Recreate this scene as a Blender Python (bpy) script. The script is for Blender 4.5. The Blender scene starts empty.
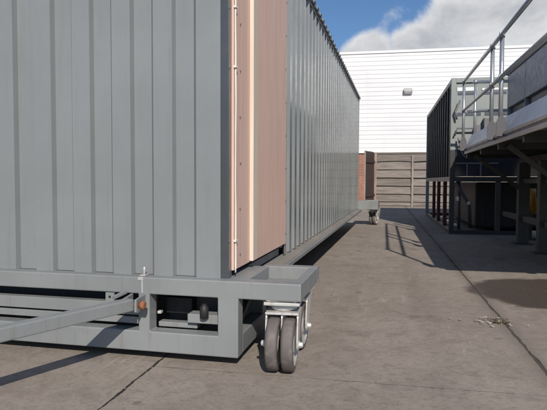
import bpy, bmesh, math, random
from mathutils import Vector, Matrix
random.seed(7)
R = math.radians
C = bpy.data.collections.new('Yard'); scene = bpy.context.scene; scene.collection.children.link(C)
PHI = R(1.63)                                    # the platform side of the yard is turned this much from the container
AR = Vector((math.cos(PHI), math.sin(PHI), 0)); AX = Vector((-math.sin(PHI), math.cos(PHI), 0))

# ------------------------------------------------------------------ materials
class NT:
    def __init__(s, tree): s.t = tree; s.n = tree.nodes; s.l = tree.links
    def add(s, typ, **kw):
        nd = s.n.new(typ)
        for k, v in kw.items():
            if k.startswith('i_'):
                key = k[2:]
                nd.inputs[int(key) if key.isdigit() else key].default_value = v
            else: setattr(nd, k, v)
        return nd
    def link(s, a, b): s.l.new(a, b)
    def math(s, op, a, b=None, c=None):
        nd = s.n.new('ShaderNodeMath'); nd.operation = op
        for i, v in enumerate((a, b, c)):
            if v is None: continue
            if isinstance(v, (int, float)): nd.inputs[i].default_value = v
            else: s.l.new(v, nd.inputs[i])
        return nd.outputs[0]
    def ramp(s, v, a, b, lo=0.0, hi=1.0, smooth=True):
        nd = s.n.new('ShaderNodeMapRange'); nd.interpolation_type = 'SMOOTHSTEP' if smooth else 'LINEAR'
        s.l.new(v, nd.inputs['Value'])
        for k, x in (('From Min', a), ('From Max', b), ('To Min', lo), ('To Max', hi)): nd.inputs[k].default_value = x
        return nd.outputs[0]
    def noise(s, vec, scale, detail=4, rough=0.55, dist=0.0, stretch=None):
        if stretch:
            m = s.n.new('ShaderNodeMapping'); m.inputs['Scale'].default_value = stretch
            s.l.new(vec, m.inputs['Vector']); vec = m.outputs[0]
        nd = s.n.new('ShaderNodeTexNoise'); s.l.new(vec, nd.inputs['Vector'])
        nd.inputs['Scale'].default_value = scale; nd.inputs['Detail'].default_value = detail
        nd.inputs['Roughness'].default_value = rough; nd.inputs['Distortion'].default_value = dist
        return nd.outputs['Fac']
    def mix(s, f, a, b, mode='MIX'):
        nd = s.n.new('ShaderNodeMix'); nd.data_type = 'RGBA'; nd.blend_type = mode
        for sock, v in ((nd.inputs[0], f), (nd.inputs[6], a), (nd.inputs[7], b)):
            if isinstance(v, (int, float)): sock.default_value = v
            elif isinstance(v, tuple): sock.default_value = (*v, 1) if len(v) == 3 else v
            else: s.l.new(v, sock)
        return nd.outputs[2]

def new_mat(name):
    m = bpy.data.materials.new(name); m.use_nodes = True
    nt = NT(m.node_tree); b = m.node_tree.nodes['Principled BSDF']
    co = nt.add('ShaderNodeTexCoord').outputs['Object']
    return m, nt, b, co

def bump(nt, b, h, strength, dist):
    bp = nt.add('ShaderNodeBump'); bp.inputs['Strength'].default_value = strength; bp.inputs['Distance'].default_value = dist
    nt.link(h, bp.inputs['Height']); nt.link(bp.outputs[0], b.inputs['Normal'])

def painted(name, col, rough=0.4, dirt=0.35, dirtcol=(0.16, 0.13, 0.10), wave=0.0, coat=0.0, metallic=0.0, fine=0.15, spec=0.5, streak=(9, 9, 0.7), chips=0.0, chipcol=(0.17, 0.075, 0.04), var=1.0):
    m, nt, b, co = new_mat(name)
    big = nt.noise(co, 1.7, 3); mid = nt.noise(co, 14, 5, 0.65)
    strk = nt.noise(co, 3.0, 5, 0.6, stretch=streak)
    dark = tuple(c * (1 - 0.14 * var) for c in col); lite = tuple(min(1, c * (1 + 0.08 * var)) for c in col)
    c = nt.mix(nt.ramp(big, 0.3, 0.7), dark, lite)
    f = nt.math('MULTIPLY', nt.ramp(strk, 0.5, 0.8), dirt)
    c = nt.mix(f, c, dirtcol)
    f2 = nt.math('MULTIPLY', nt.ramp(mid, 0.6, 0.82), dirt * 0.55)
    c = nt.mix(f2, c, dirtcol)
    if chips:
        ch = nt.noise(co, 26, 4, 0.62); pl = nt.noise(co, 3.1, 3, 0.6)
        f3 = nt.math('MULTIPLY', nt.ramp(ch, 0.66, 0.70), nt.ramp(pl, 0.5, 0.62, 0, chips))
        c = nt.mix(f3, c, chipcol)
        scr = nt.noise(co, 2.0, 3, 0.5, 0.4, stretch=(14, 14, 40)); c = nt.mix(nt.ramp(scr, 0.70, 0.74, 0, 0.25 * chips), c, (0.36, 0.36, 0.35))
    nt.link(c, b.inputs['Base Color'])
    nt.link(nt.ramp(mid, 0.2, 0.8, max(0.03, rough - 0.08), rough + 0.12), b.inputs['Roughness'])
    b.inputs['Metallic'].default_value = metallic
    b.inputs['Specular IOR Level'].default_value = spec
    if coat:
        b.inputs['Coat Weight'].default_value = coat; b.inputs['Coat Roughness'].default_value = 0.08
    h = nt.math('MULTIPLY', mid, fine)
    if wave:
        w = nt.noise(co, 2.2, 2, 0.5); h = nt.math('ADD', h, nt.math('MULTIPLY', w, wave))
    bump(nt, b, h, 0.35, 0.01)
    return m

M = {}
M['paint'] = painted('grey_gloss_paint', (0.216, 0.229, 0.232), 0.36, 0.30, (0.165, 0.16, 0.145), wave=0.22, coat=0.15, var=0.45, chips=0.12, chipcol=(0.15, 0.14, 0.13))
M['sidepaint'] = painted('grey_gloss_panel_paint', (0.205, 0.217, 0.217), 0.27, 0.10, (0.2, 0.19, 0.17), wave=0.2, coat=0.45, fine=0.025)
M['frame'] = painted('grey_frame_paint', (0.218, 0.229, 0.230), 0.42, 0.5, (0.16, 0.14, 0.115), fine=0.35, chips=1.0)
M['dusty'] = painted('dusty_grey_ledge', (0.22, 0.20, 0.175), 0.75, 0.6, (0.15, 0.12, 0.095), fine=0.5, streak=(9, 1.2, 9))
M['dark'] = painted('dark_steel_recess_shade', (0.05, 0.053, 0.057), 0.55, 0.3)  # dark steel, its tone also standing in for shade inside recesses
M['post'] = painted('dark_grey_flashing', (0.058, 0.063, 0.07), 0.25, 0.2, coat=0.3, wave=0.2)
M['black'] = painted('black_rubber', (0.014, 0.014, 0.015), 0.6, 0.2)
M['tread'] = painted('brown_grey_tyre', (0.115, 0.10, 0.093), 0.65, 0.7, (0.24, 0.215, 0.185), fine=0.4, streak=(6, 6, 6))
M['zinc'] = painted('white_zinc_plate', (0.56, 0.545, 0.52), 0.42, 0.7, (0.20, 0.155, 0.11), metallic=0.3, streak=(8, 8, 5), chips=0.6)
M['rust'] = painted('rusty_bolt', (0.30, 0.115, 0.045), 0.75, 0.5, (0.12, 0.05, 0.03), fine=0.6)
M['cord'] = painted('white_cord', (0.72, 0.68, 0.62), 0.5, 0.2)
M['galv'] = painted('galvanised_steel', (0.50, 0.52, 0.54), 0.33, 0.3, (0.28, 0.28, 0.28), metallic=0.65)
M['plate'] = painted('dark_grey_plate', (0.15, 0.145, 0.16), 0.5, 0.4, (0.10, 0.07, 0.05))
M['cage'] = painted('pale_green_grey_paint', (0.245, 0.265, 0.25), 0.45, 0.35)
M['cageshade'] = painted('shade_dark_frame', (0.03, 0.034, 0.034), 0.5, 0.3, (0.05, 0.04, 0.035))  # cage colour darkened to near-black to paint in the shade
M['redox'] = painted('red_brown_primer', (0.09, 0.03, 0.024), 0.6, 0.4)
M['toe'] = painted('off_white_toe_board', (0.80, 0.80, 0.79), 0.4, 0.25, (0.4, 0.36, 0.3))
M['bracket'] = painted('grey_bracket_plate', (0.095, 0.09, 0.10), 0.5, 0.4, (0.07, 0.05, 0.04))
M['edge'] = painted('cream_edge_angle', (0.74, 0.66, 0.58), 0.55, 0.5)
M['enclosure'] = painted('slate_grey_panel', (0.30, 0.30, 0.325), 0.45, 0.12, wave=0.0, var=0.4)
M['slot'] = painted('vent_slot_mesh', (0.06, 0.07, 0.095), 0.45, 0.3)
M['olive'] = painted('olive_grey_board', (0.075, 0.072, 0.06), 0.6, 0.3)
M['leg'] = painted('shade_darkened_leg_paint', (0.065, 0.065, 0.062), 0.55, 0.4, (0.06, 0.05, 0.04))  # albedo lowered to paint in the deep shade under the deck
M['yellow'] = painted('yellow_hose', (0.55, 0.27, 0.02), 0.5, 0.4)
M['fitting'] = painted('lamp_housing', (0.36, 0.36, 0.35), 0.4, 0.3)
M['gate'] = painted('brown_gate_boards', (0.055, 0.031, 0.025), 0.7, 0.4, (0.04, 0.02, 0.02))
M['weed'] = painted('dry_weed', (0.115, 0.095, 0.055), 0.8, 0.4)
M['grit'] = painted('grey_grit', (0.22, 0.195, 0.17), 0.85, 0.3)
M['leaf'] = painted('dead_leaf', (0.34, 0.29, 0.235), 0.8, 0.4)

def wood(name, col, dark, axis, rough=0.7, contrast=1.0, edge=None):
    m, nt, b, co = new_mat(name)
    st = [22, 22, 22]; st[axis] = 1.1
    g = nt.noise(co, 1.6, 6, 0.62, 0.12, stretch=tuple(st)); big = nt.noise(co, 1.1, 3)
    fine = nt.noise(co, 60, 3, 0.6, stretch=tuple(1 if i != axis else 0.06 for i in range(3)))
    c = nt.mix(nt.ramp(g, 0.34, 0.68, 0, contrast), col, dark)
    c = nt.mix(nt.ramp(big, 0.35, 0.7, 0, 0.4), c, tuple(x * 0.72 for x in col))
    c = nt.mix(nt.ramp(fine, 0.5, 0.75, 0, 0.3), c, dark)
    nt.link(c, b.inputs['Base Color']); b.inputs['Roughness'].default_value = rough
    bump(nt, b, nt.math('ADD', g, fine), 0.3, 0.004)
    return m
M['ply'] = wood('pink_plywood', (0.72, 0.50, 0.405), (0.60, 0.39, 0.30), 2, contrast=0.55)
M['batten'] = wood('pale_batten', (0.68, 0.585, 0.48), (0.55, 0.44, 0.35), 2, contrast=0.6)
M['fence'] = wood('weathered_fence_board', (0.27, 0.235, 0.205), (0.145, 0.12, 0.10), 0, 0.85)
M['fence2'] = wood('darker_weathered_board', (0.22, 0.187, 0.16), (0.115, 0.095, 0.08), 0, 0.85)
M['fence3'] = wood('paler_weathered_board', (0.31, 0.28, 0.25), (0.17, 0.145, 0.125), 0, 0.85)
M['fencepost'] = wood('weathered_fence_post', (0.36, 0.31, 0.27), (0.2, 0.16, 0.14), 2, 0.85)

def cladding():
    m, nt, b, co = new_mat('white_cladding')
    big = nt.noise(co, 0.35, 4, stretch=(1, 1, 3)); s = nt.noise(co, 1.2, 5, stretch=(3, 3, 0.25))
    c = nt.mix(nt.ramp(big, 0.35, 0.7), (0.76, 0.755, 0.75), (0.69, 0.69, 0.70))
    c = nt.mix(nt.ramp(s, 0.55, 0.8, 0, 0.25), c, (0.55, 0.53, 0.5))
    nt.link(c, b.inputs['Base Color']); b.inputs['Roughness'].default_value = 0.45
    return m
M['clad'] = cladding()

def brick():
    m, nt, b, co = new_mat('red_brick')
    mp = nt.add('ShaderNodeMapping'); mp.inputs['Rotation'].default_value = (R(90), 0, 0)
    nt.link(co, mp.inputs['Vector'])
    t = nt.add('ShaderNodeTexBrick'); nt.link(mp.outputs[0], t.inputs['Vector'])
    t.inputs['Color1'].default_value = (0.36, 0.135, 0.075, 1); t.inputs['Color2'].default_value = (0.27, 0.10, 0.06, 1)
    t.inputs['Mortar'].default_value = (0.34, 0.29, 0.24, 1)
    t.inputs['Scale'].default_value = 1.0; t.inputs['Brick Width'].default_value = 0.225; t.inputs['Row Height'].default_value = 0.075
    t.inputs['Mortar Size'].default_value = 0.008
    n = nt.noise(co, 2.0, 4)
    c = nt.mix(nt.ramp(n, 0.35, 0.7, 0, 0.4), t.outputs['Color'], (0.2, 0.09, 0.06))
    nt.link(c, b.inputs['Base Color']); b.inputs['Roughness'].default_value = 0.85
    return m
M['brick'] = brick()

def glassy():
    m, nt, b, co = new_mat('dark_tinted_sheet')
    b.inputs['Base Color'].default_value = (0.035, 0.037, 0.046, 1); b.inputs['Roughness'].default_value = 0.12
    n = nt.noise(co, 2.5, 2); bump(nt, b, n, 0.2, 0.01)
    return m
M['tint'] = glassy()

def concrete():
    m, nt, b, co = new_mat('yard_concrete')
    sep = nt.add('ShaderNodeSeparateXYZ')
    dotL = nt.add('ShaderNodeVectorMath', operation='DOT_PRODUCT'); nt.link(co, dotL.inputs[0]); dotL.inputs[1].default_value = AR
    dotT = nt.add('ShaderNodeVectorMath', operation='DOT_PRODUCT'); nt.link(co, dotT.inputs[0]); dotT.inputs[1].default_value = AX
    L = dotL.outputs['Value']; T = dotT.outputs['Value']
    big = nt.noise(co, 0.55, 5, 0.6); mid = nt.noise(co, 3.2, 6, 0.65, 0.4); fine = nt.noise(co, 45, 5, 0.7); grit = nt.noise(co, 170, 2, 0.6)
    brush = nt.noise(co, 2.2, 6, 0.7, stretch=(9, 1.0, 1))
    c = nt.mix(nt.ramp(big, 0.3, 0.7), (0.262, 0.221, 0.184), (0.330, 0.284, 0.240))
    c = nt.mix(nt.ramp(mid, 0.42, 0.75, 0, 0.42), c, (0.165, 0.138, 0.115))
    c = nt.mix(nt.ramp(brush, 0.5, 0.8, 0, 0.28), c, (0.29, 0.26, 0.23))
    mot = nt.noise(co, 13, 6, 0.72, 0.5); c = nt.mix(nt.ramp(mot, 0.44, 0.70, 0, 0.55), c, (0.168, 0.138, 0.113))
    c = nt.mix(nt.ramp(mot, 0.30, 0.44, 0.35, 0), c, (0.36, 0.32, 0.275))
    c = nt.mix(nt.ramp(fine, 0.48, 0.72, 0, 0.5), c, (0.125, 0.105, 0.09))
    c = nt.mix(nt.ramp(grit, 0.56, 0.72, 0, 0.6), c, (0.33, 0.30, 0.27))
    # oil spots and pale scuffs
    spot = nt.noise(co, 2.1, 3, 0.5); c = nt.mix(nt.ramp(spot, 0.64, 0.72, 0, 0.5), c, (0.085, 0.068, 0.056))
    sc = nt.noise(co, 7.0, 6, 0.75, 1.2, stretch=(1, 0.35, 1)); c = nt.mix(nt.ramp(sc, 0.62, 0.78, 0, 0.6), c, (0.38, 0.345, 0.30))
    chip = nt.noise(co, 23, 2, 0.5); c = nt.mix(nt.ramp(chip, 0.765, 0.79, 0, 0.8), c, (0.46, 0.43, 0.39))
    tm = nt.noise(co, 1.3, 4, 0.6, stretch=(1, 0.25, 1))
    for p_ in (-0.25, 0.30, 1.75):
        dd = nt.math('ABSOLUTE', nt.math('SUBTRACT', nt.math('ADD', L, nt.math('MULTIPLY', tm, 0.35)), p_ + 0.17))
        f = nt.math('MULTIPLY', nt.ramp(dd, 0.04, 0.13, 1, 0), nt.ramp(tm, 0.40, 0.62, 0.03, 0.2)); c = nt.mix(f, c, (0.105, 0.087, 0.072))
    scrape = nt.noise(co, 3.4, 6, 0.75, 0.3, stretch=(7, 0.8, 1)); patch = nt.noise(co, 0.9, 3, 0.5)
    f = nt.math('MULTIPLY', nt.ramp(scrape, 0.54, 0.66), nt.ramp(patch, 0.48, 0.60, 0, 0.55)); c = nt.mix(f, c, (0.42, 0.375, 0.33))
    blot = nt.noise(co, 4.3, 3, 0.5, 0.3); c = nt.mix(nt.ramp(blot, 0.70, 0.74, 0, 0.5), c, (0.085, 0.068, 0.055))
    # damp stain
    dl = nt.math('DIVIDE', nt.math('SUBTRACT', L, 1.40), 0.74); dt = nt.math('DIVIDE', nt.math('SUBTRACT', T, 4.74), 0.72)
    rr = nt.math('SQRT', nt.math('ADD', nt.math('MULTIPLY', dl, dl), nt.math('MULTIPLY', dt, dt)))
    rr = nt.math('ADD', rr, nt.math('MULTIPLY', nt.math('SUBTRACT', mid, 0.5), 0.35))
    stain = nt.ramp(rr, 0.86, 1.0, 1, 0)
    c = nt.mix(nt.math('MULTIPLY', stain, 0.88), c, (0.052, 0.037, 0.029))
    # joints
    wob = nt.math('MULTIPLY', nt.math('SUBTRACT', nt.noise(co, 6.5, 6, 0.75), 0.5), 0.034)
    wid = nt.noise(co, 3.0, 3)
    joints = None
    def jn(coord, pos, half, gate=None):
        d = nt.math('ABSOLUTE', nt.math('SUBTRACT', nt.math('ADD', coord, wob), pos))
        hw = nt.math('MULTIPLY', nt.ramp(wid, 0.3, 0.7, 0.5, 1.35), half)
        f = nt.math('SUBTRACT', 1.0, nt.ramp(nt.math('DIVIDE', d, hw), 0.7, 1.25))
        if gate is not None: f = nt.math('MULTIPLY', f, gate)
        return f
    gl = nt.ramp(T, 2.42, 2.46)          # left joint stops at the cross joint in the photo only by wear
    fs = [jn(L, 0.765, 0.010), jn(L, -1.085, 0.0065), jn(L, 4.4, 0.012), jn(L, -4.6, 0.012),
          nt.math('MULTIPLY', jn(T, 2.44, 0.0035), nt.ramp(L, -1.10, -1.06, 0, 0.45)), jn(T, 17.0, 0.012), jn(T, -3.5, 0.012)]
    tot = fs[0]
    for f in fs[1:]: tot = nt.math('MAXIMUM', tot, f)
    c = nt.mix(nt.math('MULTIPLY', tot, 0.93), c, (0.016, 0.013, 0.011))
    # worn band beside the joints
    d0 = nt.math('ABSOLUTE', nt.math('SUBTRACT', L, 0.765)); wear = nt.ramp(nt.math('ADD', d0, nt.math('MULTIPLY', mot, 0.16)), 0.05, 0.17, 0.6, 0)
    c = nt.mix(wear, c, (0.13, 0.108, 0.09))
    nt.link(c, b.inputs['Base Color'])
    nt.link(nt.math('SUBTRACT', nt.ramp(mid, 0.3, 0.7, 0.82, 0.95), nt.math('MULTIPLY', stain, 0.25)), b.inputs['Roughness'])
    b.inputs['Specular IOR Level'].default_value = 0.3
    h = nt.math('ADD', nt.math('MULTIPLY', fine, 0.45), nt.math('MULTIPLY', mid, 0.5))
    h = nt.math('ADD', h, nt.math('MULTIPLY', grit, 0.18))
    h = nt.math('SUBTRACT', h, nt.math('MULTIPLY', tot, 1.6))
    bump(nt, b, h, 0.55, 0.008)
    return m
M['concrete'] = concrete()

# ------------------------------------------------------------------ mesh helpers
def box(bm, lo, hi, mi=0, mtx=None):
    vs = [bm.verts.new((x, y, z)) for x in (lo[0], hi[0]) for y in (lo[1], hi[1]) for z in (lo[2], hi[2])]
    for q in ((0, 1, 3, 2), (4, 6, 7, 5), (0, 4, 5, 1), (2, 3, 7, 6), (0, 2, 6, 4), (1, 5, 7, 3)):
        f = bm.faces.new([vs[i] for i in q]); f.material_index = mi
    if mtx is not None:
        for v in vs: v.co = mtx @ v.co
    return vs

def bar(bm, p0, p1, w, h, mi=0, up=(0, 0, 1)):           # rectangular bar between two points
    p0 = Vector(p0); p1 = Vector(p1); d = (p1 - p0); ln = d.length; d.normalize()
    s = d.cross(Vector(up)); s.normalize(); u = s.cross(d)
    m = Matrix(((d.x, s.x, u.x, p0.x), (d.y, s.y, u.y, p0.y), (d.z, s.z, u.z, p0.z), (0, 0, 0, 1)))
    return box(bm, (0, -w / 2, -h / 2), (ln, w / 2, h / 2), mi, m)

def tube(bm, pts, r, seg=12, mi=0, cap=True):
    pts = [Vector(p) for p in pts]; rings = []
    ref = None
    for i, p in enumerate(pts):
        d = (pts[min(i + 1, len(pts) - 1)] - pts[max(i - 1, 0)]).normalized()
        a = Vector((0, 0, 1)) if abs(d.z) < 0.9 else Vector((1, 0, 0))
        if ref is not None: a = ref
        s = d.cross(a).normalized(); u = s.cross(d).normalized(); ref = u
        rings.append([bm.verts.new(p + (s * math.cos(2 * math.pi * k / seg) + u * math.sin(2 * math.pi * k / seg)) * r) for k in range(seg)])
    for a, b in zip(rings, rings[1:]):
        for k in range(seg):
            f = bm.faces.new((a[k], a[(k + 1) % seg], b[(k + 1) % seg], b[k])); f.material_index = mi; f.smooth = True
    if cap:
        for rg in (rings[0][::-1], rings[-1]):
            f = bm.faces.new(rg); f.material_index = mi

def lathe(bm, prof, axis_o, axis='X', seg=40, mats=None):  # prof: (along, radius)
    rings = []
    o = Vector(axis_o)
    for a, r in prof:
        rg = []
        for k in range(seg):
            t = 2 * math.pi * k / seg; c, s = math.cos(t) * r, math.sin(t) * r
            v = Vector((a, c, s)) if axis == 'X' else (Vector((c, s, a)) if axis == 'Z' else Vector((c, a, s)))
            rg.append(bm.verts.new(o + v))
        rings.append(rg)
    for i, (a, b) in enumerate(zip(rings, rings[1:])):
        for k in range(seg):
            f = bm.faces.new((a[k], a[(k + 1) % seg], b[(k + 1) % seg], b[k])); f.smooth = True
            f.material_index = mats[i] if mats else 0
    for rg, j in ((rings[0][::-1], 0), (rings[-1], -1)):
        f = bm.faces.new(rg); f.material_index = mats[j] if mats else 0

def prism(bm, poly, place, mi=0):                          # poly extruded: place(p, side) -> 3D
    a = [bm.verts.new(place(p, 0)) for p in poly]; b = [bm.verts.new(place(p, 1)) for p in poly]
    n = len(poly)
    for k in range(n):
        f = bm.faces.new((a[k], a[(k + 1) % n], b[(k + 1) % n], b[k])); f.material_index = mi
    for rg in (a[::-1], b): bm.faces.new(rg).material_index = mi

def corrugated(bm, s0, s1, step_edges, place, z0, z1, depth, run, start_out=True, run_up=None):
    """profile along s with alternating outer and inner flats; place(s, d, z) -> 3D point"""
    pts = []; out = start_out; pts.append((s0, 0 if out else depth))
    for e in step_edges:
        if e - run / 2 <= s0 or e + run / 2 >= s1: continue
        w_ = run_up if (run_up and not out) else run
        pts.append((e - w_ / 2, 0 if out else depth)); out = not out; pts.append((e + w_ / 2, 0 if out else depth))
    pts.append((s1, 0 if out else depth))
    lo = [bm.verts.new(place(s, d, z0)) for s, d in pts]; hi = [bm.verts.new(place(s, d, z1)) for s, d in pts]
    for i in range(len(pts) - 1): bm.faces.new((lo[i], lo[i + 1], hi[i + 1], hi[i]))

class Root:
    pass
ORG = {}
def thing(name, label, cat, loc, plat=False, group=None):
    o = bpy.data.objects.new(name, None); C.objects.link(o)
    v = Vector(loc)
    o.location = (AR * v.x + AX * v.y + Vector((0, 0, v.z))) if plat else v
    if plat: o.rotation_euler = (0, 0, PHI)
    o.empty_display_size = 0.3
    o['label'] = label; o['category'] = cat
    if group: o['group'] = group
    ORG[o.name] = v
    return o

def obj(name, bm, mats, parent=None, org=None, bev=0.0, solid=0.0, smooth=False, shift=True):
    """link a bmesh as one object; coordinates are the thing's frame, moved to the parent's origin"""
    if not isinstance(mats, (list, tuple)): mats = [mats]
    o0 = Vector((0, 0, 0))
    if org is not None: o0 = Vector(org)
    elif parent is not None and shift and parent.name in ORG: o0 = ORG[parent.name]
    for v in bm.verts: v.co -= o0
    bmesh.ops.recalc_face_normals(bm, faces=bm.faces)
    me = bpy.data.meshes.new(name); bm.to_mesh(me); bm.free()
    for m in mats: me.materials.append(M[m])
    o = bpy.data.objects.new(name, me); C.objects.link(o)
    if parent is not None: o.parent = parent
    if parent is not None: ORG[o.name] = o0
    if smooth:
        for p in me.polygons: p.use_smooth = True
    if solid:
        s = o.modifiers.new('thickness', 'SOLIDIFY'); s.thickness = solid; s.offset = 0
    if bev:
        b = o.modifiers.new('edges', 'BEVEL'); b.width = bev; b.segments = 2; b.limit_method = 'ANGLE'; b.angle_limit = R(40)
        b.harden_normals = False
    return o
def tag(o, label, cat, group=None):
    o['label'] = label; o['category'] = cat
    if group: o['group'] = group
    return o
B = bmesh.new

# ------------------------------------------------------------------ ground
bm = B(); S = 400
vs = [bm.verts.new(p) for p in ((-S, -S, 0), (S, -S, 0), (S, S, 0), (-S, S, 0))]; bm.faces.new(vs)
g = obj('ground', bm, 'concrete'); g['kind'] = 'structure'

# ------------------------------------------------------------------ big grey container on its skid
YF, XS, ZT, ZB = 2.473, -0.813, 2.517, 0.42
XL, YE = -3.27, 11.09
ct = thing('steel_container', 'long grey corrugated steel plant container on a caster skid, plywood boards covering its side opening', 'container', (-2.04, YF, 0))
YP = 2.535                                                # outer plane of the end panel
# end wall
bm = B()
edges = sorted([-0.988 - 0.2262 * k for k in range(0, 10)] + [-1.100 - 0.2262 * k for k in range(0, 10)])
corrugated(bm, XL, -0.852, edges, lambda s, d, z: (s, YP + d, z), ZB, ZT, 0.030, 0.008, start_out=True, run_up=0.022)
obj('end_panel', bm, 'paint', ct, solid=0.003)
bm = B(); box(bm, (-0.9, YP + 0.004, ZB), (-0.812, 2.589, ZT)); obj('corner_post', bm, 'post', ct, bev=0.003)
bm = B()
ed = []; y = 3.935
while y < YE - 0.05:
    ed += [y, y + 0.099]; y += 0.2
corrugated(bm, 3.86, YE, ed, lambda s, d, z: (XS - d, s, z), 0.362, ZT, 0.032, 0.026, start_out=True)
obj('side_panel', bm, 'sidepaint', ct, solid=0.003)
bm = B(); box(bm, (XL, YP + 0.05, 0.44), (XL + 0.03, YE, ZT)); obj('wall', bm, 'paint', ct)
bm = B(); box(bm, (XL, YE - 0.001, 0.372), (-0.85, YE + 0.03, ZT)); obj('wall', bm, 'paint', ct)
bm = B(); box(bm, (XL + 0.03, YP + 0.05, 0.375), (-0.95, YE - 0.03, 0.415)); obj('floor_pan', bm, 'dark', ct)
# header over the boarded opening and jamb beside the side sheet
bm = B(); box(bm, (-0.87, 2.6, 2.42), (-0.83, 3.86, ZT)); box(bm, (-0.87, 3.80, 0.42), (-0.825, 3.862, 2.42)); obj('opening_frame', bm, 'frame', ct, bev=0.003)
# corrugated roof sheet whose rib ends show along the eave
bm = B(); prof = []; y = YP - 0.02
while y < YE + 0.02:
    prof += [(y, 0), (y + 0.085, 0), (y + 0.105, 0.035), (y + 0.18, 0.035)]; y += 0.2
lo = [bm.verts.new((XL - 0.03, p, ZT + 0.004 + h)) for p, h in prof]; hi = [bm.verts.new((XS + 0.03, p, ZT + 0.004 + h)) for p, h in prof]
for i in range(len(prof) - 1): bm.faces.new((lo[i], lo[i + 1], hi[i + 1], hi[i]))
obj('roof', bm, 'paint', ct, solid=0.003)
bm = B(); box(bm, (XS - 0.05, 3.86, ZT - 0.02), (XS + 0.006, YE, ZT)); obj('eave_trim', bm, 'frame', ct, bev=0.002)
# boards over the opening
XP = -0.802
def rough_sheet(bm, y0, y1, z0, z1, x0, x1):
    box(bm, (x0, y0, z0), (x1, y1, z1))
bm = B(); rough_sheet(bm, 2.590, 2.93, 0.452, 2.5, XP - 0.018, XP); obj('plywood_board', bm, 'ply', ct, bev=0.0015)
bm = B(); rough_sheet(bm, 2.934, 3.868, 0.447, 2.5, XP - 0.018, XP); obj('plywood_board', bm, 'ply', ct, bev=0.0015)
bm = B(); box(bm, (XP + 0.001, 2.875, 0.46), (XP + 0.024, 2.965, 2.5)); obj('batten', bm, 'batten', ct, bev=0.002)
for y_ in (2.70, 3.845):
    z = 0.52
    while z < 2.45:
        bm = B(); lathe(bm, [(0, 0.006), (0.004, 0.005)], (XP, y_ + random.uniform(-.006, .006), z), 'X', 10); obj('screw', bm, 'plate', ct); z += 0.235
# white cord with clips
bm = B(); pts = []
for k in range(60):
    z = 0.44 + 2.03 * k / 59
    pts.append((XP + 0.006, 2.602 + 0.003 * math.sin(k * 0.31) + 0.0015 * math.sin(k * 0.83), z))
tube(bm, pts, 0.0042, 8)
cord = obj('cable', bm, 'cord', ct)
for z in (0.60, 1.46, 1.75, 2.2):
    bm = B(); box(bm, (XP - 0.002, 2.588, z - 0.005), (XP + 0.013, 2.620, z + 0.005)); obj('cable_clip', bm, 'cord', cord, org=ORG[ct.name], bev=0.001)

# skid: end beams, posts, side channel, outriggers
def cells(bm, xs, zs, filled, y0, y1):                    # one welded solid of grid cells, only its outer faces
    vc = {}
    def V(i, k, y):
        key = (i, k, y)
        if key not in vc: vc[key] = bm.verts.new((xs[i], y, zs[k]))
        return vc[key]
    F_ = set(filled)
    for (i, k) in F_:
        for y in (y0, y1): bm.faces.new((V(i, k, y), V(i + 1, k, y), V(i + 1, k + 1, y), V(i, k + 1, y)))
        for (di, dk, p, q) in ((-1, 0, (i, k), (i, k + 1)), (1, 0, (i + 1, k), (i + 1, k + 1)), (0, -1, (i, k), (i + 1, k)), (0, 1, (i, k + 1), (i + 1, k + 1))):
            if (i + di, k + dk) not in F_: bm.faces.new((V(*p, y0), V(*q, y0), V(*q, y1), V(*p, y1)))
bm = B()
cells(bm, [XL, -1.262, -1.202, -0.847, -0.744, -0.44], [0.048, 0.150, 0.336, 0.42], [(0, 0), (1, 0), (2, 0), (3, 0), (0, 2), (1, 2), (2, 2), (3, 2), (4, 2), (1, 1), (3, 1)], YF, YF + 0.085)
obj('end_frame', bm, 'frame', ct, bev=0.006)
bm = B(); box(bm, (-1.243, YF - 0.0025, 0.340), (-1.236, YF + 0.001, 0.405)); box(bm, (-1.262, YF - 0.003, 0.405), (-1.234, YF + 0.001, 0.421)); obj('weld_seam', bm, 'zinc', ct)
bm = B(); box(bm, (-1.262, 2.49, 0.4215), (-1.232, 2.53, 0.428)); lathe(bm, [(0.42, 0.007), (0.462, 0.007), (0.466, 0.004)], (-1.247, 2.512, 0), 'Z', 12); obj('lifting_stud', bm, 'zinc', ct)
# recessed channel left of the hinge with a groove
bm = B(); box(bm, (XL, YF + 0.035, 0.219), (-1.264, YF + 0.084, 0.280)); obj('cross_channel', bm, 'frame', ct, bev=0.003)
bm = B(); box(bm, (XL, YF + 0.045, 0.172), (-1.264, YF + 0.082, 0.207)); obj('cross_channel', bm, 'frame', ct, bev=0.003)
bm = B(); box(bm, (XL, YF + 0.22, 0.10), (-1.264, YF + 0.23, 0.334)); obj('dark_backing', bm, 'dark', ct)  # dark sheet painted in for the unlit void behind the channels
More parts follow.
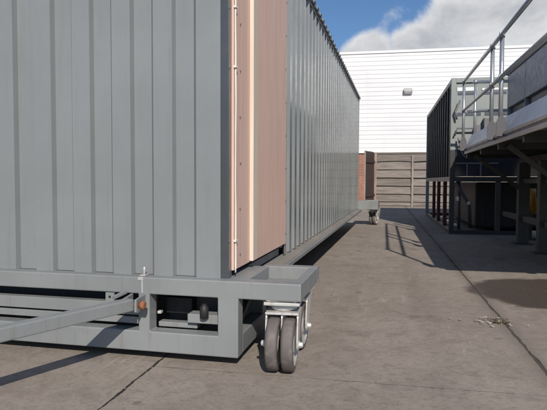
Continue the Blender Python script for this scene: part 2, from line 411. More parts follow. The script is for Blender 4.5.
# things behind the window in the skid
bm = B(); box(bm, (-1.202, YF + 0.24, 0.155), (-0.846, YF + 0.25, 0.334)); obj('dark_backing', bm, 'dark', ct)
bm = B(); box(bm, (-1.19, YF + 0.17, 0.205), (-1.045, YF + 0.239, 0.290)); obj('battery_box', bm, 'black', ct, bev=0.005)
bm = B(); box(bm, (-1.20, YF + 0.10, 0.1505), (-0.99, YF + 0.15, 0.176)); obj('inner_ledge', bm, 'frame', ct, bev=0.003)
bm = B(); box(bm, (-1.03, YF + 0.07, 0.186), (-0.848, YF + 0.15, 0.232)); br = obj('valve_bracket', bm, 'frame', ct, bev=0.004)
bm = B(); lathe(bm, [(0.215, 0.010), (0.222, 0.022), (0.275, 0.022), (0.282, 0.014), (0.29, 0.012)], (-0.935, YF + 0.055, 0), 'Z', 20); obj('valve', bm, 'black', br, org=ORG[ct.name])
bm = B(); box(bm, (-1.195, YF + 0.075, 0.222), (-1.175, YF + 0.10, 0.236)); obj('hook_plate', bm, 'zinc', ct, bev=0.002)
# side channel at the foot of the long wall
bm = B(); prism(bm, [(-0.90, 0.358), (-0.838, 0.358), (-0.752, 0.327), (-0.745, 0.327), (-0.745, 0.296), (-0.90, 0.296)], lambda p, q: (p[0], YE + 0.03 if q else 3.054, p[1])); sr = obj('side_rail', bm, 'frame', ct, bev=0.003)
bm = B(); prism(bm, [(-0.836, 0.3595), (-0.836, 0.362), (-0.757, 0.333), (-0.757, 0.3305)], lambda p, q: (p[0], YE - 0.02 if q else 3.06, p[1])); obj('ledge', bm, 'dusty', sr, org=ORG[ct.name])
bm = B(); box(bm, (-0.90, 2.56, 0.373), (-0.84, 3.80, 0.418)); obj('opening_sill', bm, 'frame', ct, bev=0.003)
bm = B(); box(bm, (-0.95, 2.6, 0.419), (-0.905, 3.80, 2.40)); obj('dark_gap_board', bm, 'dark', ct)  # added dark board, stands for the shaded interior seen through the gap
bm = B(); box(bm, (-0.83, YF + 0.0855, 0.050), (-0.745, 3.05, 0.148)); box(bm, (-0.83, 2.965, 0.148), (-0.747, 3.05, 0.345)); obj('corner_rail', bm, 'frame', ct, bev=0.006)
bm = B(); bar(bm, (-0.8, 2.58, 0.16), (-0.8, 2.96, 0.33), 0.05, 0.03); obj('brace', bm, 'dark', ct, bev=0.003)
for yy in (3.6, 5.1, 6.6, 8.1, 9.6):
    bm = B(); box(bm, (XL + .05, yy, 0.26), (-0.905, yy + 0.08, 0.372)); obj('cross_member', bm, 'dark', ct)
bm = B(); box(bm, (XL, 3.0, 0.27), (XL + 0.12, YE, 0.44)); obj('side_rail', bm, 'frame', ct, bev=0.005)

def outrigger(y0, y1):
    bm = B(); x0, x1 = -0.7435, -0.44
    box(bm, (x0, y1 - 0.075, 0.345), (x1, y1, 0.42))
    box(bm, (x1 - 0.045, y0 + 0.0845, 0.337), (x1 - 0.001, y1 - 0.0745, 0.419)); box(bm, (x0 - 0.1, y0 + 0.086, 0.346), (x0 + 0.03, y1 - 0.0745, 0.4185))
    f = obj('outrigger', bm, 'frame', ct, bev=0.005)
    bm = B(); box(bm, (x0 + 0.03, y0 + 0.0855, 0.3455), (x1 - 0.046, y1 - 0.0745, 0.352)); obj('base_sheet', bm, 'frame', f, org=ORG[ct.name])
outrigger(YF, 3.052)

# caster: plate, fork, two wheels
def make_caster(loc, rz):
    bm = B(); box(bm, (-0.075, -0.085, -0.012), (0.075, 0.085, 0)); box(bm, (-0.085, -0.095, -0.030), (0.085, 0.095, -0.016))
    for sx in (-1, 1):
        for sy in (-1, 1): lathe(bm, [(-0.036, 0.009), (-0.010, 0.009)], (sx * 0.06, sy * 0.07, 0), 'Z', 6)
    c = obj('caster', bm, 'zinc', None, bev=0.002); c.parent = ct
    c.location = Vector(loc) - ORG[ct.name]; c.rotation_euler = (0, 0, rz)
    bm = B(); lathe(bm, [(-0.032, 0.045), (-0.036, 0.062), (-0.050, 0.066), (-0.062, 0.060), (-0.064, 0.03)], (0, 0, 0), 'Z', 32)
    yo, za = -0.075, -0.215                              # axle: trail towards -y, height 0.125 above the ground
    box(bm, (-0.079, -0.090, -0.074), (0.079, 0.060, -0.064))
    for x in (-0.0745, 0.0, 0.0745):
        w = 0.004
        prism(bm, [(-0.075, -0.065), (0.05, -0.065), (0.0, -0.14), (yo + 0.022, za - 0.016), (yo + 0.008, za - 0.026), (yo - 0.010, za - 0.026), (yo - 0.024, za - 0.010), (yo - 0.026, za + 0.015), (-0.085, -0.09)],
              lambda p, s, x=x: (x + (w if s else -w), p[0], p[1]))
    for x, d in ((-0.079, -1), (0.079, 1)):
        lathe(bm, [(0, 0.022), (d * 0.004, 0.022), (d * 0.004, 0.015), (d * 0.018, 0.014), (d * 0.022, 0.009)], (x, yo, za), 'X', 6 if d > 0 else 12)
    obj('fork', bm, 'zinc', c, org=(0, 0, 0), bev=0.0015)
    for x in (-0.0365, 0.0365):
        bm = B(); r, h = 0.125, 0.0285
        prof = [(-h + 0.010, 0.020), (-h + 0.004, 0.034), (-h + 0.012, 0.040), (-h + 0.012, 0.082), (-h + 0.004, 0.092), (-h, 0.098), (-h + 0.001, r - 0.008), (-h + 0.008, r - 0.001),
                (-0.012, r), (0.012, r), (h - 0.008, r - 0.001), (h - 0.001, r - 0.008), (h, 0.098), (h - 0.004, 0.092), (h - 0.012, 0.082), (h - 0.012, 0.040), (h - 0.004, 0.034), (h - 0.010, 0.020)]
        mats = [1, 1, 1, 1, 1, 0, 0, 0, 0, 0, 0, 0, 1, 1, 1, 1, 1]
        lathe(bm, prof, (x, yo, za), 'X', 56, mats)
        obj('wheel', bm, ['tread', 'zinc'], c, org=(0, 0, 0))
    return c
def copy_tree(o, parent):
    c = o.copy(); C.objects.link(c); c.parent = parent
    for ch in list(o.children): copy_tree(ch, c)
    return c
cas = make_caster((-0.538, 2.565, 0.345), R(4))
for x, y, rz in ((-0.548, 2.925, R(-1)), (-0.54, 11.38, R(160)), (-0.50, 11.70, R(-12))):
    c = copy_tree(cas, ct); c.location = Vector((x, y, 0.345)) - ORG[ct.name]; c.rotation_euler = (0, 0, rz)
# far outrigger with a deeper white-grey beam
bm = B(); x0, x1, ya, yb = -0.7435, -0.42, 11.125, 11.85
box(bm, (XL, ya, 0.33), (x1, ya + 0.075, 0.50)); box(bm, (x0, yb - 0.075, 0.33), (x1, yb, 0.50)); box(bm, (x1 - 0.05, ya + .074, 0.331), (x1 - .001, yb - .074, 0.499)); box(bm, (x0, ya + .074, 0.331), (x0 + 0.05, yb - .074, 0.499))
box(bm, (x0 + 0.05, ya + .074, 0.3455), (x1 - 0.051, yb - .074, 0.352))
obj('outrigger', bm, 'frame', ct, bev=0.005)

# drawbar
H0 = Vector((-1.268, 2.405, 0.297)); TIP = Vector((-2.04, 0.62, 0.30))
bm = B(); bar(bm, H0, TIP + Vector((0.03, 0, 0)), 0.055, 0.058); bar(bm, (-2.812, 2.405, 0.297), TIP - Vector((0.03, 0, 0)), 0.055, 0.058)
bar(bm, TIP + Vector((0, 0.08, 0)), TIP - Vector((0, 0.22, 0)), 0.07, 0.055)
db = obj('drawbar', bm, 'frame', ct, bev=0.006)
bm = B(); bar(bm, (-1.345, 2.38, 0.331), (-1.315, 2.45, 0.348), 0.016, 0.016); obj('bracket', bm, 'frame', db, org=ORG[ct.name], bev=0.002)
bm = B(); box(bm, (-1.435, YF - 0.012, 0.278), (-1.388, YF - 0.002, 0.336)); box(bm, (-1.435, YF - 0.002, 0.278), (-1.388, YF + 0.034, 0.286)); lathe(bm, [(YF - 0.0135, 0.007), (YF - 0.0119, 0.007)], (-1.4115, 0, 0.315), 'Y', 12, [1, 1]); obj('bracket', bm, ['frame', 'black'], db, org=ORG[ct.name], bev=0.002)
for dx in (-0.032, 0.034):
    bm = B(); prism(bm, [(2.375, 0.266), (2.4725, 0.258), (2.4725, 0.336), (2.375, 0.327)], lambda p, s, dx=dx: (-1.262 + dx + (0.006 if s else -0.006), p[0], p[1]))
    obj('hinge_plate', bm, 'frame', db, org=ORG[ct.name], bev=0.002)
bm = B(); lathe(bm, [(-0.05, 0.012), (0.052, 0.012), (0.052, 0.021), (0.070, 0.021), (0.073, 0.013)], (-1.262, 2.40, 0.297), 'X', 8); obj('hinge_bolt', bm, 'rust', db, org=ORG[ct.name])

# ------------------------------------------------------------------ platform with guard rail (platform frame: lateral, along, height)
T0, T1, LL = 4.06, 8.66, 1.186
pf = thing('loading_platform', 'raised steel loading platform with off-white side board and galvanised guard rail', 'platform', (2.7, 6.5, 0), True)
bm = B(); box(bm, (LL + 0.02, T0, 1.35), (4.3, T1, 1.385)); obj('deck', bm, 'plate', pf, bev=0.003)
bm = B(); box(bm, (LL, T0, 1.312), (LL + 0.019, T1, 1.352)); box(bm, (LL - 0.002, T0, 1.378), (LL + 0.019, T1, 1.408)); obj('edge_angle', bm, 'edge', pf, bev=0.003)
bm = B(); box(bm, (LL + 0.006, T0, 1.3525), (LL + 0.018, T1, 1.3775)); obj('edge_gap', bm, 'plate', pf)
bm = B(); prism(bm, [(LL + 0.002, 1.4085), (LL + 0.010, 1.4085), (LL + 0.105, 1.600), (LL + 0.098, 1.602)], lambda p, q: (p[0], T1 if q else T0, p[1])); obj('side_board', bm, 'toe', pf, bev=0.002)
for t in (T0 + 0.001, 5.2, 6.3, 7.4, T1 - 0.06):
    bm = B(); box(bm, (LL + 0.03, t, 1.25), (4.29, t + 0.06, 1.349)); obj('joist', bm, 'cageshade', pf, bev=0.003)
bm = B(); box(bm, (1.94, T0 + 0.06, 1.17), (2.02, T1 - 0.06, 1.249)); obj('joist', bm, 'cageshade', pf, bev=0.003)
for t in (8.45, 7.37, 6.25, 5.1):
    bm = B(); box(bm, (1.905, t - 0.07, 0.012), (2.055, t + 0.07, 1.17)); lg = obj('leg', bm, 'leg', pf, bev=0.006)
    bm = B(); box(bm, (1.85, t - 0.12, 0), (2.11, t + 0.12, 0.012)); obj('foot_plate', bm, 'leg', lg, org=ORG[pf.name])
for t in (8.45, 6.25): 
    bm = B(); box(bm, (4.1, t - 0.06, 0), (4.22, t + 0.06, 1.25)); obj('leg', bm, 'leg', pf, bev=0.006)
for t in (8.45, 6.25):
    bm = B(); bar(bm, (1.30, t, 1.29), (1.93, t, 0.80), 0.05, 0.05); obj('brace', bm, 'leg', pf, bev=0.003)
bm = B(); box(bm, (1.95, 6.3, 0.88), (2.01, 8.38, 0.94)); obj('tie_rail', bm, 'leg', pf, bev=0.004)
bm = B(); box(bm, (1.95, 5.2, 0.33), (2.01, 9.70, 0.41)); obj('tie_rail', bm, 'leg', pf, bev=0.004)
bm = B(); box(bm, (2.45, 5.0, 0.66), (2.49, 8.45, 1.24)); obj('under_board', bm, 'olive', pf)
bm = B(); box(bm, (4.30, T0, 0.0), (4.36, T1, 1.38)); obj('shade_wall', bm, 'cageshade', pf)  # added wall, keeps light out so the space under the deck stays dark

RT, RM, rr = 2.392, 1.965, 0.0215
def stanchion(L, t, flip=1):
    bm = B(); tube(bm, [(L, t, 1.40), (L, t, RT - 0.02)], rr, 14)
    for z in (RM, RT):                                   # clamp fittings
        tube(bm, [(L, t, z - 0.035), (L, t, z + 0.02)], rr + 0.006, 14)
        if L < LL + 0.05: tube(bm, [(L, t - 0.025, z), (L, t + 0.025, z)], rr + 0.006, 14)
    p = obj('guard_rail_post', bm, 'galv', pf)
    bm = B(); w = 0.046
    prism(bm, [(L - w, 1.36), (L + w, 1.36), (L + w, 1.505), (L + 0.014, 1.575), (L - 0.014, 1.575), (L - w, 1.505)], lambda q, s: (q[0], t - 0.040 + (0.010 if s else 0.0), q[1]))
    tube(bm, [(L, t, 1.36), (L, t, 1.47)], rr + 0.010, 14)
    obj('base_bracket', bm, 'bracket', p, org=ORG[pf.name], bev=0.002)
LP = LL - 0.03
for t in (8.60, 6.42, 5.93, 4.11): stanchion(LP, t)
stanchion(LP + 0.165, 8.62); 
for z in (RT, RM):
    bm = B(); tube(bm, [(LP, T0 + 0.02, z), (LP, 8.64, z)], rr, 14); obj('guard_rail', bm, 'galv', pf)
    bm = B(); tube(bm, [(LP + 0.13, 8.62, z - 0.01), (3.9, 8.62, z - 0.01)], rr, 14); obj('guard_rail', bm, 'galv', pf)
bm = B(); tube(bm, [(3.8, 8.62, 1.385), (3.8, 8.62, RT)], rr, 14); obj('guard_rail_post', bm, 'galv', pf)

# enclosure on the deck
en = thing('equipment_enclosure', 'slate grey flat panelled equipment box with dark vent slots standing on the platform deck', 'equipment box', (2.9, 6.8, 1.386), True)
E0, E1 = 4.3, 8.52
bm = B(); box(bm, (1.76, E0, 1.386), (4.1, E1, 1.78)); obj('base', bm, 'toe', en, org=(2.9, 6.8, 1.386), bev=0.006)
bm = B(); box(bm, (1.75, E0 - 0.01, 1.965), (4.11, E1 + 0.01, 2.44)); hb = obj('housing', bm, 'enclosure', en, org=(2.9, 6.8, 1.386), bev=0.01)
bm = B(); box(bm, (1.73, E0 - 0.03, 2.4405), (4.13, E1 + 0.03, 2.475)); obj('lid', bm, 'enclosure', en, org=(2.9, 6.8, 1.386), bev=0.008)
for t in (E0 + 0.01, 5.9, 7.5, E1 - 0.04):
    bm = B(); box(bm, (1.752, t, 1.7805), (4.1, t + 0.03, 1.9645)); obj('mullion', bm, 'enclosure', en, org=(2.9, 6.8, 1.386))
bm = B(); box(bm, (1.80, E0 + 0.02, 1.78), (4.06, E1 - 0.02, 1.965)); obj('vent_slot', bm, 'slot', en, org=(2.9, 6.8, 1.386))
for t in (5.9, 7.5):
    bm = B(); box(bm, (1.7475, t, 1.97), (1.7496, t + 0.006, 2.435)); obj('panel_seam', bm, 'enclosure', en, org=(2.9, 6.8, 1.386))

# ------------------------------------------------------------------ barred plant module beyond the platform
CL, CR, CT0, CT1, CZ = 1.11, 3.5, 9.78, 15.2, 2.66
cg = thing('plant_module', 'tall grey-green plant module with barred dark side and open leg frame beyond the platform', 'plant module', (2.3, 12.5, 0), True)
bm = B(); w = 0.08
for L_, t_ in ((CL, CT0), (CL, CT1 - w), (CR - w, CT0), (CR - w, CT1 - w)):
    if t_ > CT0: box(bm, (L_, t_, 0), (L_ + w, t_ + w, CZ))
    else: box(bm, (L_, t_, 1.44), (L_ + w, t_ + w, CZ)); box(bm, (L_, t_, 0), (L_ + w, t_ + w, 1.44), 1)  # same post, lower half in the shade-dark copy of the colour
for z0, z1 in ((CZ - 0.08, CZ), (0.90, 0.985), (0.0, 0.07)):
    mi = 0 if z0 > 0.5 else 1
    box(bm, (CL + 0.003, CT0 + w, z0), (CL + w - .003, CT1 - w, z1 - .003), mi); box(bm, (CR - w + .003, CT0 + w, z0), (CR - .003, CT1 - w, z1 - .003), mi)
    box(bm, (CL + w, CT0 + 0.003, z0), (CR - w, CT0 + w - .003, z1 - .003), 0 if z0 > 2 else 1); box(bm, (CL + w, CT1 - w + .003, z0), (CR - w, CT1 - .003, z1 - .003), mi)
obj('frame', bm, ['cage', 'cageshade'], cg, bev=0.004)
bm = B(); box(bm, (CL + 0.1, CT0 + 0.09, CZ - 0.05), (CR - .1, CT1 - .09, CZ - 0.01)); obj('roof', bm, 'cage', cg)
n = 13
for k in range(n):
    t = CT0 + 0.30 + k * (CT1 - CT0 - 0.6) / (n - 1)
    bm = B(); box(bm, (CL + 0.012, t - 0.035, 0.985), (CL + 0.07, t + 0.035, CZ - 0.085)); obj('side_bar', bm, 'cageshade', cg, bev=0.003)
bm = B(); box(bm, (CL + 0.18, CT0 + 0.1, 0.99), (CL + 0.20, CT1 - 0.1, CZ - 0.09)); obj('inner_wall', bm, 'cageshade', cg)
for t in (10.9, 12.1, 13.2):
    bm = B(); box(bm, (CL + 0.01, t - 0.05, 0.067), (CL + 0.075, t + 0.05, 0.90)); obj('leg', bm, 'redox', cg, bev=0.003)
bm = B(); box(bm, (1.86, CT0 + 0.01, 0.067), (1.94, CT0 + 0.075, 0.90)); obj('leg', bm, 'leg', cg, bev=0.003)
bm = B(); box(bm, (CL + 0.085, CT0 + 0.035, 1.44), (CR - w - .005, CT0 + 0.05, CZ - 0.085)); obj('front_panel', bm, 'cage', cg)
for z0, z1, a, b_ in ((2.375, 2.42, CL + 0.11, 1.49), (2.375, 2.42, 1.60, 2.0), (2.02, 2.075, CL + 0.11, 1.60), (2.02, 2.075, 1.66, 2.05), (2.08, 2.115, 1.38, 1.57)):
    bm = B(); box(bm, (a, CT0 + 0.028, z0), (b_, CT0 + 0.0348, z1)); obj('vent_slot', bm, 'slot', cg)
bm = B(); box(bm, (CL + 0.1, CT0 + 0.022, 2.44), (CL + 0.42, CT0 + 0.0345, 2.50)); obj('label_strip', bm, 'toe', cg)
bm = B(); box(bm, (CL + 0.5, CT0 + 0.022, 2.445), (CL + 1.1, CT0 + 0.0345, 2.48)); obj('label_strip', bm, 'toe', cg)
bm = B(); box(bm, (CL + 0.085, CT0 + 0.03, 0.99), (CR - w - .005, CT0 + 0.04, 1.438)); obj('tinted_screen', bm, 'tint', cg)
bm = B()
for a, b_ in (((CL + 0.085, CT0 + 0.02, 1.20), (1.9, CT0 + 0.029, 1.225)), ((1.38, CT0 + 0.021, 0.99), (1.405, CT0 + 0.029, 1.2))):
    box(bm, a, b_); obj('screen_bar', bm, 'plate', cg); bm = B()
box(bm, (1.60, CT0 + 0.021, 0.99), (1.625, CT0 + 0.029, 1.2)); obj('screen_bar', bm, 'plate', cg)
# pipework on the front: hooked side pipe, funnel pipes
for pts, r_, mt in (([(CL + 0.09, CT0 - 0.06, 1.95), (CL + 0.06, CT0 - 0.07, 2.08), (CL + 0.10, CT0 - 0.06, 2.17), (CL + 0.14, CT0 - 0.03, 2.27)], 0.018, 'plate'),
    ([(CL + 0.06, CT0 - 0.05, 1.68), (CL + 0.10, CT0 - 0.06, 1.8), (CL + 0.42, CT0 - 0.06, 1.8), (CL + 0.45, CT0, 1.8)], 0.016, 'plate'),
    ([(CL + 0.12, CT0 - 0.04, 1.64), (CL + 0.18, CT0 - 0.08, 1.38), (CL + 0.24, CT0 - 0.08, 1.30), (CL + 0.32, CT0 - 0.08, 1.42), (CL + 0.42, CT0 - 0.05, 1.62)], 0.016, 'plate'),
    ([(CL + 0.1, CT0 - 0.05, 1.5), (CL + 0.42, CT0 - 0.05, 1.5)], 0.014, 'plate'),
    ([(CL + 0.14, CT0 + 0.15, 0.93), (CL + 0.22, CT0 + 0.1, 0.7), (CL + 0.34, CT0 + 0.08, 0.5), (CL + 0.36, CT0 + 0.1, 0.1)], 0.03, 'leg'),
    ([(CL + 0.2, CT0 + 0.3, 0.9), (CL + 0.2, CT0 + 0.3, 0.05)], 0.025, 'leg')):
    bm = B(); tube(bm, pts, r_, 10); obj('pipe', bm, mt, cg)
for a, b_ in (((CL + 0.12, CT0 + 0.06, 0.56), (CL + 0.17, CT0 + 0.12, 0.64)), ((CL + 0.30, CT0 + 0.03, 0.50), (CL + 0.35, CT0 + 0.12, 0.56))):
    bm = B(); box(bm, a, b_); obj('valve', bm, 'galv', cg, bev=0.01)
for a, b_ in (((1.5, CT0 - 0.10, 1.66), (1.58, CT0 + 0.02, 1.86)), ((1.63, CT0 - 0.1, 1.70), (1.74, CT0 + 0.02, 1.97))):
    bm = B(); box(bm, a, b_); obj('switch_box', bm, 'plate', cg, bev=0.012)
bm = B(); box(bm, (CL + 0.5, CT0 + 0.5, 0.07), (CR - 0.1, CT1 - 0.9, 0.89)); obj('dark_block', bm, 'black', cg, bev=0.04)  # guessed block, enlarged and blackened to fill the dark inside the legs
for k in range(5):
    bm = B(); box(bm, (CL + 0.10 + 0.01 * k, 10.3 + 0.55 * k, 0.072), (CL + 0.22, 10.6 + 0.55 * k, 0.12 + 0.02 * (k % 2))); obj('base_tray', bm, 'galv', cg, bev=0.01)

# coil of yellow hose hung under the platform, pale pipe lying beneath
bm = B()
for k in range(4):
    pts = [(2.23 + 0.017 * math.sin(a * 3 + k) + 0.022 * (k - 1.5), 9.05 + (0.17 + .012 * (k % 2)) * math.cos(a), 0.60 + (0.17 + .012 * (k % 2)) * math.sin(a)) for a in [2 * math.pi * i / 36 for i in range(37)]]
    tube(bm, pts, 0.02, 10)
box(bm, (2.15, 9.03, 0.415), (2.31, 9.07, 0.435)); 
hs = thing('hose_coil', 'coil of yellow hose on a stand in the dark under the platform', 'hose', (2.23, 9.05, 0), True)
obj('hose', bm, 'yellow', hs)
bm = B(); box(bm, (2.10, 8.96, 0.0), (2.36, 9.14, 0.03)); bar(bm, (2.23, 9.05, 0.03), (2.23, 9.05, 0.62), 0.05, 0.05, up=(1, 0, 0)); bar(bm, (2.15, 9.05, 0.60), (2.32, 9.05, 0.60), 0.04, 0.04); obj('stand', bm, 'leg', hs, bev=0.003)
bm = B(); tube(bm, [(-0.45, -0.05, 0.06), (0.45, 0.1, 0.06)], 0.06, 16)
pp = obj('pale_pipe', bm, 'toe'); pp.location = AR * 2.75 + AX * 9.4; pp.rotation_euler = (0, 0, PHI)
tag(pp, 'short pale pipe lying on the ground between the platform legs', 'pipe')

# ------------------------------------------------------------------ fence, gate, building
fn = thing('board_fence', 'weathered wide-board wooden fence in front of the white building', 'fence', (3.5, 20.4, 0))
heights = [0.02, 0.155, 0.44, 0.735, 1.03, 1.325, 1.61]
for i, z in enumerate(heights):
    top = heights[i + 1] + 0.035 if i < 6 else 1.93
    for xa, xb in ((-0.86, 0.42), (0.424, 2.6), (2.604, 5.2), (5.204, 8.0)):
        bm = B(); tl = random.uniform(0.05, 0.085); dz = random.uniform(-0.015, 0.015)
        nseg = 14; a = []
        for k in range(nseg + 1):
            x = xa + (xb - xa) * k / nseg; sag = 0.0025 * math.sin(k * 0.7 + i) + (0.03 * math.sin(math.pi * k / nseg) if i == 6 else 0) + dz * (k / nseg - .5)
            a.append([bm.verts.new(p) for p in ((x, 20.40 - tl, z + sag + 0.006), (x, 20.40, top + sag * 0.6), (x, 20.42, top + sag * 0.6), (x, 20.42 - tl, z + sag + 0.006))])
        for p, q in zip(a, a[1:]):
            for j in range(4): bm.faces.new((p[j], p[(j + 1) % 4], q[(j + 1) % 4], q[j]))
        bm.faces.new(a[0][::-1]); bm.faces.new(a[-1])
        obj('board', bm, random.choice(['fence', 'fence', 'fence2', 'fence3']), fn)
for x in (-0.91, 0.40, 2.58, 5.18, 7.96):
    bm = B(); box(bm, (x, 20.30, 0), (x + 0.07, 20.358, 1.96 if x < 0 else 1.85)); obj('post', bm, 'fencepost', fn, bev=0.004)
bm = B(); box(bm, (-0.86, 20.36, 1.90), (8.0, 20.44, 1.955)); obj('cap_rail', bm, 'fence', fn, bev=0.005)

gt = thing('gate_leaf', 'dark brown boarded gate leaf standing open at the left end of the wooden fence', 'gate', (-0.92, 20.3, 0))
h = Vector((-0.935, 20.28, 0)); e = Vector((-1.19, 19.2, 0))
for k in range(8):
    a = h.lerp(e, (k + 0.03) / 8); b_ = h.lerp(e, (k + 0.97) / 8)
    bm = B(); zt = 1.96 + random.uniform(-.01, .01)
    d = (e - h).normalized(); nrm = Vector((-d.y, d.x, 0)) * 0.012
    va = [bm.verts.new(p + Vector((0, 0, z))) for z in (0.08, zt) for p in (a - nrm, b_ - nrm, b_ + nrm, a + nrm)]
    for q in ((0, 1, 2, 3), (7, 6, 5, 4), (0, 4, 5, 1), (1, 5, 6, 2), (2, 6, 7, 3), (3, 7, 4, 0)): bm.faces.new([va[i] for i in q])
    obj('plank', bm, 'gate', gt)
bm = B(); bar(bm, e + Vector((0.0, -0.03, 0.05)), e + Vector((0.0, -0.03, 1.95)), 0.05, 0.05, up=(0, 1, 0)); obj('end_post', bm, 'fencepost', gt, bev=0.003)
off = Vector((0.03, 0, 0))
for z in (0.4, 1.6):
    bm = B(); bar(bm, h + off + Vector((0, 0, z)), e + off + Vector((0, 0, z)), 0.03, 0.08); obj('ledge', bm, 'gate', gt)

bl = thing('white_building', 'large white warehouse with horizontal ribbed cladding above a red brick base', 'building', (0, 26, 0))
bl.rotation_euler = (0, 0, R(2.5))
ORG[bl.name] = Vector((0, 0, 0))
XA, XB, ZC, ZR = -22.0, 34.0, 2.27, 6.88
bm = B(); prof = []; z = ZC
while z < ZR - 0.01:
    prof += [(0, z), (0, z + 0.13), (0.014, z + 0.155), (0.014, z + 0.175)]; z += 0.2
prof.append((0, z))
xs_ = [XA + (XB - XA) * k / 14 for k in range(15)]
cols = [[bm.verts.new((x, d, zz)) for d, zz in prof] for x in xs_]
for a, b_ in zip(cols, cols[1:]):
    for i in range(len(prof) - 1): bm.faces.new((a[i], b_[i], b_[i + 1], a[i + 1]))
obj('cladding', bm, 'clad', bl)
bm = B(); box(bm, (XA + .1, 0.06, 0), (XB - .1, 0.30, ZC + .02)); obj('brick_base', bm, 'brick', bl)
bm = B(); box(bm, (XA, -0.02, ZC - 0.06), (XB, 0.10, ZC)); obj('drip_flashing', bm, 'clad', bl)
bm = B(); box(bm, (XA, 0.31, 0), (XA + 0.2, 16, ZR)); box(bm, (XB - .2, 0.31, 0), (XB, 16, ZR)); box(bm, (XA, 15.8, 0), (XB, 16, ZR)); obj('wall', bm, 'clad', bl)
bm = B(); box(bm, (XA - .05, -0.03, z + 0.002), (XB + .05, 16.1, z + 0.05)); obj('roof', bm, 'clad', bl)
bm = B(); box(bm, (XA - .05, -0.036, z - 0.06), (XB + .05, -0.031, z + 0.055)); obj('parapet_trim', bm, 'clad', bl)
for x in (-16, -9.6, -3.2, 3.2, 9.6, 16, 22):
    bm = B(); box(bm, (x, -0.004, ZC), (x + 0.02, -0.001, z - 0.1)); obj('joint_cover', bm, 'clad', bl)

lm = thing('flood_light', 'small grey bulkhead flood light fixed high on the white ribbed wall', 'light', (0.30, 25.98, 5.04))
lm.rotation_euler = (0, 0, R(2.5))
ORG[lm.name] = Vector((0, 0, 0))
bm = B(); prism(bm, [(-0.005, 0.11), (-0.06, 0.13), (-0.16, 0.07), (-0.17, -0.02), (-0.05, -0.13), (-0.005, -0.13)], lambda p, s: (-0.19 + 0.38 * s, p[0], p[1])); obj('housing', bm, 'fitting', lm, bev=0.01)
bm = B(); prism(bm, [(-0.168, -0.035), (-0.185, -0.045), (-0.07, -0.135), (-0.055, -0.125)], lambda p, s: (-0.16 + 0.32 * s, p[0], p[1])); obj('lens', bm, 'toe', lm)

# ------------------------------------------------------------------ bits on the ground
wd = thing('weed_clump', 'scrap of dry weed and leaves caught in the yard joint', 'weed', (0.60, 3.75, 0))
bm = B()
for k in range(16):
    a = random.uniform(0, 2 * math.pi); r0 = random.uniform(0, 0.03); ln = random.uniform(0.02, 0.055); h_ = random.uniform(0.003, 0.028)
    p = Vector((0.63 + r0 * math.cos(a), 3.66 + r0 * math.sin(a), 0.003)); q = p + Vector((ln * math.cos(a), ln * math.sin(a) * .6, h_))
    s = Vector((-math.sin(a), math.cos(a), 0)) * 0.006; m_ = p.lerp(q, .55) + Vector((0, 0, .008))
    v = [bm.verts.new(x) for x in (p - s * .4, m_ - s, q, m_ + s, p + s * .4)]; bm.faces.new(v)
obj('blades', bm, 'weed', wd, solid=0.0008)
bm = B()
for k in range(30):
    a = random.uniform(0, 6.28); c_ = Vector((0.58 + random.gauss(0, 0.085), 3.68 + random.gauss(0, 0.06), 0.004)); sz = random.uniform(0.005, 0.018)
    pts = [c_ + Vector((sz * math.cos(a + t) * (1 if i % 2 else .7), sz * .7 * math.sin(a + t), random.uniform(0, .009))) for i, t in enumerate((0, 1.1, 2.2, 3.2, 4.2, 5.3))]
    bm.faces.new([bm.verts.new(p) for p in pts])
obj('leaves', bm, 'leaf', wd, solid=0.0008)
bm = B()
def pebble(bm, c, r):
    ico = bmesh.ops.create_icosphere(bm, subdivisions=1, radius=r, matrix=Matrix.Translation(c))
    for v in ico['verts']:
        d = v.co - Vector(c); v.co = Vector(c) + Vector((d.x * random.uniform(.8, 1.3), d.y * random.uniform(.7, 1.2), d.z * random.uniform(.4, .7)))
for k in range(46):
    t = random.uniform(1.75, 2.5); pebble(bm, AR * (-1.085 + random.gauss(0, 0.03)) + AX * t + Vector((0, 0, 0.002)), random.uniform(0.002, 0.007))
for k in range(140):
    pebble(bm, Vector((random.uniform(-1.6, 2.2), random.uniform(1.8, 9), 0.001)), random.uniform(0.0015, 0.005))
gr = obj('grit', bm, 'grit'); gr['kind'] = 'stuff'; tag(gr, 'loose grit and small stones scattered on the concrete yard', 'grit')

# ------------------------------------------------------------------ sky, sun, camera
KX, KY = 0.495, 1.336                                      # a thing 1 m high throws its shadow this far (-x, +y)
sun_dir = Vector((KX, -KY, 1)).normalized()               # towards the sun
sl = bpy.data.lights.new('sun', 'SUN'); sl.energy = 4.4; sl.angle = R(0.5); sl.color = (1.0, 0.93, 0.84)
so = bpy.data.objects.new('sun', sl); C.objects.link(so)
so.rotation_euler = sun_dir.to_track_quat('Z', 'Y').to_euler()

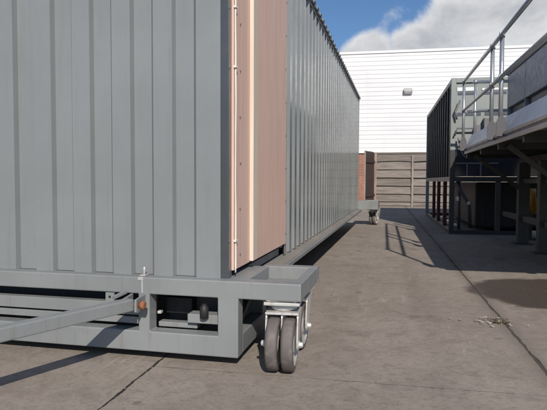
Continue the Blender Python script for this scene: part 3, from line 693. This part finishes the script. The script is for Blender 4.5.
w = bpy.data.worlds.new('World'); scene.world = w; w.use_nodes = True
nt = NT(w.node_tree)
for nd in list(nt.n): nt.n.remove(nd)
out = nt.add('ShaderNodeOutputWorld'); bg = nt.add('ShaderNodeBackground')
sky = nt.add('ShaderNodeTexSky'); sky.sky_type = 'NISHITA'; sky.sun_disc = False
sky.sun_elevation = math.asin(sun_dir.z); sky.sun_rotation = math.atan2(sun_dir.x, sun_dir.y)
sky.air_density = 1.0; sky.dust_density = 0.4; sky.ozone_density = 3.5
co = nt.add('ShaderNodeTexCoord').outputs['Generated']
def lump(center, r0, r1):
    d = nt.add('ShaderNodeVectorMath', operation='DOT_PRODUCT'); nt.link(co, d.inputs[0]); d.inputs[1].default_value = Vector(center).normalized()
    return nt.ramp(d.outputs['Value'], math.cos(R(r0)), math.cos(R(r1)))
def az(a, e): return (math.sin(R(a)) * math.cos(R(e)), math.cos(R(a)) * math.cos(R(e)), math.sin(R(e)))
n1 = nt.noise(co, 7.0, 9, 0.6, 0.3, stretch=(1, 1, 1.5)); n0 = nt.noise(co, 2.6, 6, 0.55)
L_ = None
CLOUDS = [((7.0, 14.0), 6.4, 2.5), ((12.5, 14.5), 7, 3), ((-3.5, 11.8), 4.2, 1.5), ((-8, 11.3), 3.6, 1), ((2, 11.5), 5, 2), ((20, 15), 8, 3), ((28, 13), 8, 2), ((-24, 13), 9, 3)]
for (c_, r0, r1) in CLOUDS:
    f = lump(az(*c_), r0, r1); L_ = f if L_ is None else nt.math('MAXIMUM', L_, f)
base = nt.math('MULTIPLY', nt.math('SUBTRACT', n0, 0.50), 1.6)       # unseen clouds added outside the view for whiter ambient light
away = nt.add('ShaderNodeVectorMath', operation='DOT_PRODUCT'); nt.link(co, away.inputs[0]); away.inputs[1].default_value = Vector(az(0, 14))
base = nt.math('MULTIPLY', base, nt.ramp(away.outputs['Value'], 0.86, 0.6))
dens = nt.math('ADD', nt.math('MAXIMUM', nt.math('MULTIPLY', L_, 0.74), base), nt.math('MULTIPLY', nt.math('SUBTRACT', n1, 0.5), 2.0))
mask = nt.ramp(dens, 0.12, 0.60)
n2 = nt.noise(co, 6.0, 8, 0.6, 0.2, stretch=(1, 1, 1.6))
shade = nt.ramp(nt.math('ADD', nt.math('MULTIPLY', dens, 0.45), nt.math('MULTIPLY', n2, 1.5)), 0.78, 1.42)
ccol = nt.mix(shade, (1.0, 1.0, 1.0), (0.55, 0.565, 0.60))
sk = nt.add('ShaderNodeVectorMath', operation='SCALE'); nt.link(sky.outputs[0], sk.inputs[0]); sk.inputs['Scale'].default_value = 0.080
cs = nt.add('ShaderNodeVectorMath', operation='SCALE'); nt.link(ccol, cs.inputs[0]); cs.inputs['Scale'].default_value = 0.81
deep = nt.mix(1.0, sk.outputs[0], (0.84, 1.0, 1.16), 'MULTIPLY')
col = nt.mix(nt.math('MULTIPLY', mask, 0.95), deep, cs.outputs[0])
nt.link(col, bg.inputs['Color']); bg.inputs['Strength'].default_value = 1.0
nt.link(bg.outputs[0], out.inputs[0])

cam = bpy.data.cameras.new('camera'); cam.sensor_width = 36; cam.lens = 36 * 545.6 / 547; cam.clip_end = 2000; cam.clip_start = 0.05
cm = bpy.data.objects.new('camera', cam); C.objects.link(cm)
a, b, c = R(13.032), R(-2.536), R(0.222)
F = Vector((-math.sin(a) * math.cos(b), math.cos(a) * math.cos(b), math.sin(b))); Rv = Vector((math.cos(a), math.sin(a), 0)); U = Rv.cross(F)
R2 = math.cos(c) * Rv + math.sin(c) * U; U2 = math.cos(c) * U - math.sin(c) * Rv
cm.matrix_world = Matrix(((R2.x, U2.x, -F.x, 0), (R2.y, U2.y, -F.y, 0), (R2.z, U2.z, -F.z, 0.9), (0, 0, 0, 1)))
scene.camera = cm

scene.render.engine = 'CYCLES'
vs_ = scene.view_settings; vs_.view_transform = 'Standard'; vs_.look = 'None'; vs_.exposure = 0.0; vs_.gamma = 1.0; vs_.use_curve_mapping = False
